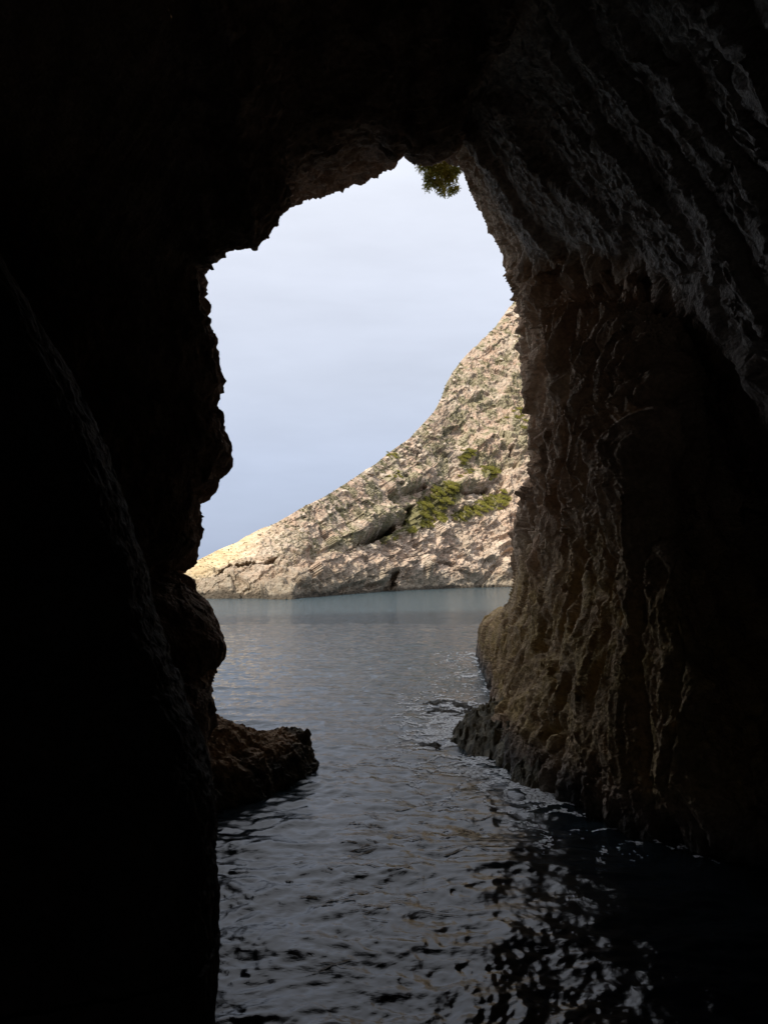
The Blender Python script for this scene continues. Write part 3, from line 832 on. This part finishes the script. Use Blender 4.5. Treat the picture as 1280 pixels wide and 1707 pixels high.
patches = [  # polygon in photo pixels, count, radius px, label
 ([(690, 838), (735, 812), (758, 806), (742, 850), (735, 872), (680, 890), (664, 893), (678, 866)], 85, 7.5, 'low bright green shrub in the dense patch right of the long cave hollow', 'bright green shrub patch'),
 ([(752, 862), (790, 838), (835, 820), (846, 832), (838, 848), (800, 862), (755, 872)], 55, 6.5, 'yellow-green shrub in the band below the slit ledge at right', 'yellow-green shrub band'),
 ([(757, 772), (768, 755), (784, 752), (782, 768), (768, 780)], 12, 6.0, 'dark green shrub of the small clump left of the pale cliff knob', 'dark shrub clump'),
 ([(790, 800), (798, 784), (830, 778), (822, 798), (808, 806)], 18, 6.0, 'green shrub of the clump above the slit ledge, under the cliff knob', 'shrub clump above the ledge'),
 ([(757, 800), (768, 788), (786, 786), (778, 798)], 6, 4.5, 'small green shrub between the dark clump and the slit ledge', 'shrubs between clump and ledge'),
 ([(622, 910), (640, 901), (664, 889), (668, 894), (642, 908)], 12, 3.6, 'pale green shrub growing on the sill of the long cave hollow', 'shrubs along the hollow sill'),
 ([(838, 706), (866, 676), (876, 690), (872, 722)], 14, 5.5, 'green shrub high on the steep slope beside the cave edge', 'shrubs high on the slope'),
 ([(640, 762), (655, 752), (664, 760), (652, 772)], 5, 4.5, 'dark bush standing on the ridge line above the largest boulder', 'dark bushes on the ridge'),
 ([(640, 800), (652, 790), (658, 802), (646, 812)], 5, 4.5, 'grey-green bush just right of the flat-topped ridge boulder', 'bushes beside ridge boulder'),
]
def inside(pt, poly):
    x, y = pt; c = False
    for (x0, y0), (x1, y1) in zip(poly, poly[1:] + poly[:1]):
        if (y0 > y) != (y1 > y) and x < (x1 - x0) * (y - y0) / (y1 - y0) + x0: c = not c
    return c
up_ = Vector((0, 0, 1))
for pi_, (poly, cnt, rp, lab, grp) in enumerate(patches):
    xs = [p[0] for p in poly]; ys = [p[1] for p in poly]
    pts = []
    tries = 0
    while len(pts) < cnt and tries < 6000:
        tries += 1
        q = (random.uniform(min(xs), max(xs)), random.uniform(min(ys), max(ys)))
        if inside(q, poly) and all(math.hypot(q[0] - a, q[1] - b_) > rp * 0.42 for a, b_ in pts): pts.append(q)
    for q in pts:
        p, n_ = on_head(*q)
        s = p[1] / F * rp * random.uniform(0.85, 1.4)
        axv = Vector(n_ + np.array([0, 0, 0.5])).normalized()
        p = p + n_ * s * 0.3
        root = bpy.data.objects.new('shrub', None); COL.objects.link(root)
        root['label'] = lab; root['category'] = 'shrub'; root['group'] = grp
        root.location = p
        root.scale = (s * random.uniform(0.9, 1.3), s, s * random.uniform(0.5, 0.8))
        root.rotation_euler = axv.to_track_quat('Z', 'Y').to_euler()
        link('foliage', random.choice(shrub_meshes), None, parent=root)
        link('stem', stem_me, None, parent=root)

# low scrub, too many tufts to count
ns = 5200
vs, fs = [], []
rs = np.random.default_rng(77)
cnt = 0; tries = 0
tuf = [leaf_cloud(24, 800 + k, 1.0, 0.6, 0.30, 3) for k in range(6)]
soil_n = soil
while cnt < ns and tries < 90000:
    tries += 1
    i = rs.integers(40, len(hpx) - 30); j = rs.integers(int(NV * 0.22), NV - 1)
    x, y = hpx[i], PY[i, j]
    if rs.uniform() > 0.04 + 1.0 * soil_n[i, j]: continue
    s = HP[i, j, 1] / F * rs.uniform(1.1, 2.8)
    v, f = tuf[rs.integers(0, 6)]
    a = rs.uniform(0, 6.28); ca, sa = math.cos(a), math.sin(a)
    vv = v @ np.array([[ca, sa, 0], [-sa, ca, 0], [0, 0, 1]]) * s * np.array([1.2, 1.2, 0.8]) + HP[i, j]
    vs.append(vv); fs.append(f + 96 * cnt); cnt += 1
me = mesh_from('scrub', np.concatenate(vs), np.concatenate(fs), False)
link('scrub', me, M_OLIVE, 'grey-olive low scrub tufts speckling the upper headland slope', 'scrub', None, 'stuff')

# ------------------------------------------------------------------ low boulder at the foot of the left wall
nu, nv = 170, 170
uu, vv_ = np.meshgrid(np.linspace(0, 1, nu), np.linspace(0, 1, nv), indexing='ij')
A0 = WS(250, 1300); A1 = WS(528, 1262)
crest = np.array([(0.0, 1.0), (0.30, 0.96), (0.42, 0.84), (0.55, 0.66), (0.66, 0.57), (0.78, 0.54), (0.86, 0.56), (0.93, 0.52), (0.97, 0.34), (1.0, 0.0)])
cx0 = np.array([-3.35, 10.9]); cx1 = np.array([-1.22, 12.75])
axis = cx1 - cx0; ln = np.linalg.norm(axis); axis /= ln; side = np.array([axis[1], -axis[0]])     # towards the camera-right
hgt = np.interp(uu, crest[:, 0], crest[:, 1])
ww = np.interp(uu, [0, 0.5, 0.85, 0.95, 1.0], [1.55, 1.25, 0.75, 0.5, 0.12])
th = (vv_ - 0.5) * PI * 1.0
lat = np.sin(th) * ww
cs = np.cos(th)
zz = -0.5 + (hgt + 0.5) * np.where(th > 0, cs ** 0.75, cs ** 0.5)
base2 = cx0 + axis * (uu[..., None] * ln)
BPt = np.concatenate([base2 + side * lat[..., None], zz[..., None]], -1)
bn = grid_normals(BPt)
if bn[80, 85, 2] < 0: bn = -bn
bfl = np.cross(np.gradient(BPt, axis=0)[80, 85], np.gradient(BPt, axis=1)[80, 85])[2] > 0
db = 0.10 * fbm(BPt * 1.3, 2, 900) + 0.045 * ridged(BPt * 3.0, 2, 901) + 0.02 * billow(BPt * 8, 2, 902) + 0.06 * facets(BPt * np.array([2.4, 2.4, 2.8]), 907) + 0.03 * facets(BPt * 6, 908) + 0.014 * fbm(BPt * 24, 2, 903)
BPt = BPt + bn * db[..., None]
me = grid_mesh('sea_boulder', BPt, bfl)
z_ = BPt[..., 2]; k3 = sstep(-.4, .4, fbm(BPt * 6, 2, 905))
bc = mixc((0.29, 0.19, 0.11), (0.41, 0.28, 0.17), k3)
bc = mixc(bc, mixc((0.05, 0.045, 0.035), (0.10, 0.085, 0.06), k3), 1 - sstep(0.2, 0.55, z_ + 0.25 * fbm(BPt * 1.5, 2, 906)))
bc = mixc(bc, mixc((0.07, 0.065, 0.05), (0.13, 0.12, 0.09), k3), 0.85 * sstep(0.8, 0.9, uu))
color_attr(me, 'Col', bc)
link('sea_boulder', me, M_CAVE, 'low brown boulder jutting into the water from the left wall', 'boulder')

# ------------------------------------------------------------------ dark weedy ledge at the foot of the right wall
outl = np.array([WS(*p)[:2] for p in [(838, 1110), (832, 1165), (800, 1192), (757, 1216), (742, 1238), (778, 1258), (812, 1268), (836, 1290), (872, 1312), (930, 1332), (985, 1352), (1060, 1372),
                                      (1140, 1398), (1230, 1420), (1300, 1436)]])
ends = np.concatenate([outl, [outl[-1] + [2.5, 1.0]], [[7.0, 14.0]], [[6.0, 26.0]]])
gx = np.arange(0.6, 5.6, 0.022); gy = np.arange(7.6, 19.5, 0.03)
GX, GY = np.meshgrid(gx, gy, indexing='ij')
def poly_sd(GX, GY, poly):
    ins = np.zeros(GX.shape, bool); best = np.full(GX.shape, 1e9)
    n = len(poly)
    for k in range(n):
        (x0, y0), (x1, y1) = poly[k], poly[(k + 1) % n]
        if y0 != y1:
            ins ^= ((y0 > GY) != (y1 > GY)) & (GX < (x1 - x0) * (GY - y0) / (y1 - y0) + x0)
        dx, dy = x1 - x0, y1 - y0
        t = np.clip(((GX - x0) * dx + (GY - y0) * dy) / (dx * dx + dy * dy + 1e-9), 0, 1)
        best = np.minimum(best, np.hypot(GX - x0 - t * dx, GY - y0 - t * dy))
    return np.where(ins, best, -best)
sd = poly_sd(GX, GY, ends)
gp = np.stack([GX, GY, 0 * GX], -1)
sdn = sd + 0.14 * fbm(gp * 1.7, 3, 920)
topz = 0.34 + 0.12 * fbm(gp * 0.9, 2, 921)
GZ = -0.5 + (0.5 + topz * 0.72) * sstep(-0.30, 0.42, sdn) + 0.42 * np.clip(sdn - 0.25, 0, 0.9)
GZ = GZ + sstep(-0.3, 0.1, sdn) * (0.09 * ridged(gp * 3.2, 2, 922) + 0.07 * facets(gp * 5, 927) + 0.045 * billow(gp * 8, 2, 923) + 0.02 * fbm(gp * 22, 2, 924))
keep = (sdn > -0.36) & (sdn < 1.5)
kq = keep[:-1, :-1] & keep[1:, :-1] & keep[:-1, 1:] & keep[1:, 1:]
fcs = grid_faces(GX.shape[0], GX.shape[1], True, kq)
used, inv = np.unique(fcs, return_inverse=True)
lv = np.stack([GX, GY, GZ], -1).reshape(-1, 3)[used]
me = mesh_from('rock_ledge', lv, inv.reshape(-1, 4))
k3 = sstep(-.4, .4, fbm(lv * 5, 2, 925))
color_attr(me, 'Col', mixc(mixc((0.085, 0.075, 0.05), (0.19, 0.165, 0.11), k3), (0.22, 0.17, 0.075), 0.75 * sstep(0.45, 0.8, lv[:, 2] + 0.2 * fbm(lv * 2, 2, 926))))
link('rock_ledge', me, M_CAVE, 'dark weed-covered rock ledge at the foot of the right cave wall', 'rock')

# weedy reefs just breaking the surface beside the ledge
for k, (px, py, rx, ry_, lev, lab) in enumerate([(752, 1180, 1.15, 1.9, -0.06, 'dark weedy reef awash amid the foam beside the right wall'),
                                               (716, 1243, 0.5, 0.55, -0.075, 'small dark weedy reef awash in front of the ledge tip')]):
    c = WS(px, py)
    gx_ = np.linspace(-rx, rx, 150); gy_ = np.linspace(-ry_, ry_, 170)
    X_, Y_ = np.meshgrid(gx_, gy_, indexing='ij')
    p_ = np.stack([X_ + c[0], Y_ + c[1], 0 * X_], -1)
    rr_ = np.hypot(X_ / rx, Y_ / ry_)
    z_ = lev + 0.055 * ridged(p_ * np.array([1.6, 1.1, 1]), 2, 940 + k) + 0.035 * ridged(p_ * 5.5, 2, 945) + 0.015 * fbm(p_ * 17, 2, 946) - 0.22 * rr_ ** 2.5
    me = grid_mesh('awash_reef', np.stack([X_, Y_, z_], -1), True)
    color_attr(me, 'Col', mixc((0.022, 0.02, 0.015), (0.06, 0.052, 0.035), sstep(-.3, .3, fbm(p_ * 9, 2, 941))))
    o = link('awash_reef', me, M_CAVE, lab, 'reef', None); o.location = (c[0], c[1], 0)

# ------------------------------------------------------------------ shrub hanging from the mouth's upper right edge
root = bpy.data.objects.new('hanging_shrub', None); COL.objects.link(root)
root['label'] = 'yellow-green shrub hanging from the top right edge of the cave mouth'; root['category'] = 'shrub'
anchor = W(752, 262, 21.0)
root.location = anchor
rs = np.random.default_rng(31)
lobes = [(708, 268, 16, 9), (722, 285, 20, 16), (740, 275, 18, 14), (730, 308, 18, 14), (738, 322, 10, 8), (752, 300, 14, 16), (704, 280, 12, 9),
         (716, 300, 12, 12), (752, 322, 7, 8), (698, 266, 9, 6), (742, 292, 18, 16), (760, 318, 5, 8), (713, 314, 7, 6), (760, 285, 12, 16)]
VV, FF = [], []
segs = [((0.35, -0.6, 0.7), tuple(W(745, 285, 21.0) - anchor), 0.035, 0.02)]
c0 = W(745, 285, 21.0) - anchor
n_l = 0
for (px, py, rx, rz) in lobes:
    c = W(px, py - 4, 21.0 + rs.uniform(-0.3, 0.4)) - anchor
    segs.append((tuple(c0), tuple(c), 0.014, 0.006))
    s = 21.0 / F
    nspr = int(rx * rz * 0.85) + 14
    for _ in range(nspr):                               # feathery sprays
        dr = rs.normal(size=3); dr /= np.linalg.norm(dr)
        b0 = c + dr * rs.uniform(0.2, 1.0) * np.array([rx, 14, rz]) * s * 0.85
        dirv = dr * np.array([1, 1, 0.8]) + np.array([-0.2, 0, -0.25]) + 0.5 * rs.normal(size=3)
        dirv /= np.linalg.norm(dirv)
        L_ = rs.uniform(0.05, 0.12)
        for q in range(7):
            p = b0 + dirv * L_ * q / 6
            a = np.cross(dirv, rs.normal(size=3)); a /= np.linalg.norm(a)
            tip = p + a * 0.034 * rs.uniform(0.6, 1.3) + dirv * 0.018
            w_ = np.cross(a, dirv) * 0.012
            VV += [p - w_, p + w_, tip + w_ * 0.6, tip - w_ * 0.6]; FF.append((4 * n_l, 4 * n_l + 1, 4 * n_l + 2, 4 * n_l + 3)); n_l += 1
me = mesh_from('foliage', np.array(VV), np.array(FF), False)
link('foliage', me, M_HANG, parent=root)
me = twig_mesh('branch', segs)
link('branch', me, M_WOOD, parent=root)

# ------------------------------------------------------------------ foam and drifting weed
gx = np.arange(-0.2, 4.9, 0.016); gy = np.arange(8.2, 30, 0.02)
GX, GY = np.meshgrid(gx, gy, indexing='ij')
gp = np.stack([GX, GY, 0 * GX], -1)
sdw = poly_sd(GX, GY, np.concatenate([np.array([WS(*p)[:2] for p in [(797, 1088), (826, 1150)]]), ends]))
wpf = gp + 0.35 * np.stack([perlin(gp * 1.5, 960), perlin(gp * 1.5 + 9, 961), 0 * GX], -1)
reg = np.exp(-np.maximum(-sdw, 0) / 0.75) * (sdw < 0.12)
reg = reg * (0.55 + 0.7 * sstep(-0.2, 0.3, perlin(gp * 0.5, 965)))
reg = reg * (1 - 0.4 * sstep(2.9, 3.6, GX) * (GY < 13))
lace = 1 - np.abs(perlin(wpf * np.array([2.2, 1.6, 1]), 962)) * 3.2 + 0.6 * perlin(wpf * np.array([7, 5, 1.]), 963) + 0.55 * perlin(gp * 17, 964)
rfc = WS(745, 1190)
reg = reg + 0.55 * np.exp(-(((GX - rfc[0]) / 0.9) ** 2 + ((GY - rfc[1]) / 2.6) ** 2)) * (sdw < 0.05)
fm = (lace + 0.95 * reg) > 1.20
fm &= reg > 0.10
fm &= GY > 8.3
kq = fm[:-1, :-1]
fcs = grid_faces(GX.shape[0], GX.shape[1], True, kq)
used, inv = np.unique(fcs, return_inverse=True)
fx, fy = GX.reshape(-1)[used], GY.reshape(-1)[used]
jx = np.random.default_rng(3).uniform(-0.006, 0.006, (2, len(fx)))
fx, fy = fx + jx[0], fy + jx[1]
fz = wave(fx, fy) + 0.009
me = mesh_from('sea_foam', np.stack([fx, fy, fz], -1), inv.reshape(-1, 4))
nt = M_FOAM.node_tree; N, L = nt.nodes, nt.links
nf = N.new('ShaderNodeTexNoise'); nf.inputs['Scale'].default_value = 22; nf.inputs['Detail'].default_value = 6; nf.inputs['Roughness'].default_value = 0.7
gf = N.new('ShaderNodeNewGeometry'); L.new(gf.outputs['Position'], nf.inputs['Vector'])
rf = N.new('ShaderNodeMapRange'); rf.inputs['From Min'].default_value = 0.34; rf.inputs['From Max'].default_value = 0.56; rf.inputs['To Max'].default_value = 0.95
L.new(nf.outputs['Fac'], rf.inputs['Value']); L.new(rf.outputs[0], N['Principled BSDF'].inputs['Alpha'])
link('sea_foam', me, M_FOAM, 'white lacy foam washing round the right-hand rock ledge', 'foam', None, 'stuff')

# drifting brown weed strands
rs = np.random.default_rng(91)
VV, FF = [], []
areas = [(560, 800, 1240, 1300, 60), (580, 830, 1320, 1430, 90), (480, 760, 1430, 1520, 30), (640, 800, 1100, 1180, 40), (520, 720, 1500, 1620, 8)]
base = 0
for (x0, x1, y0, y1, n_) in areas:
    for _ in range(n_):
        c = WS(rs.uniform(x0, x1), rs.uniform(y0, y1))
        a = rs.normal(0, 0.35); L_ = rs.uniform(0.06, 0.42); w_ = rs.uniform(0.004, 0.015)
        m_ = 14
        t = np.linspace(-0.5, 0.5, m_)
        x = c[0] + L_ * t * math.cos(a) ; y = c[1] + L_ * t * math.sin(a) + 0.03 * L_ / 0.3 * np.sin(t * rs.uniform(2, 5.5) + rs.uniform(0, 6))
        wv = w_ * (0.35 + np.abs(np.sin(t * 9 + rs.uniform(0, 6)))) * (1 - (2 * np.abs(t)) ** 3)
        xa, ya, xb, yb = x, y - wv, x, y + wv
        za, zb = wave(xa, ya) + 0.007, wave(xb, yb) + 0.007
        VV.append(np.concatenate([np.stack([xa, ya, za], -1), np.stack([xb, yb, zb], -1)]))
        k = np.arange(m_ - 1)
        FF.append(np.stack([k, k + 1, k + 1 + m_, k + m_], -1) + base); base += 2 * m_
me = mesh_from('drifting_seaweed', np.concatenate(VV), np.concatenate(FF))
link('drifting_seaweed', me, M_WEED, 'thin brown seaweed strands drifting on the water in mid channel', 'seaweed', None, 'stuff')
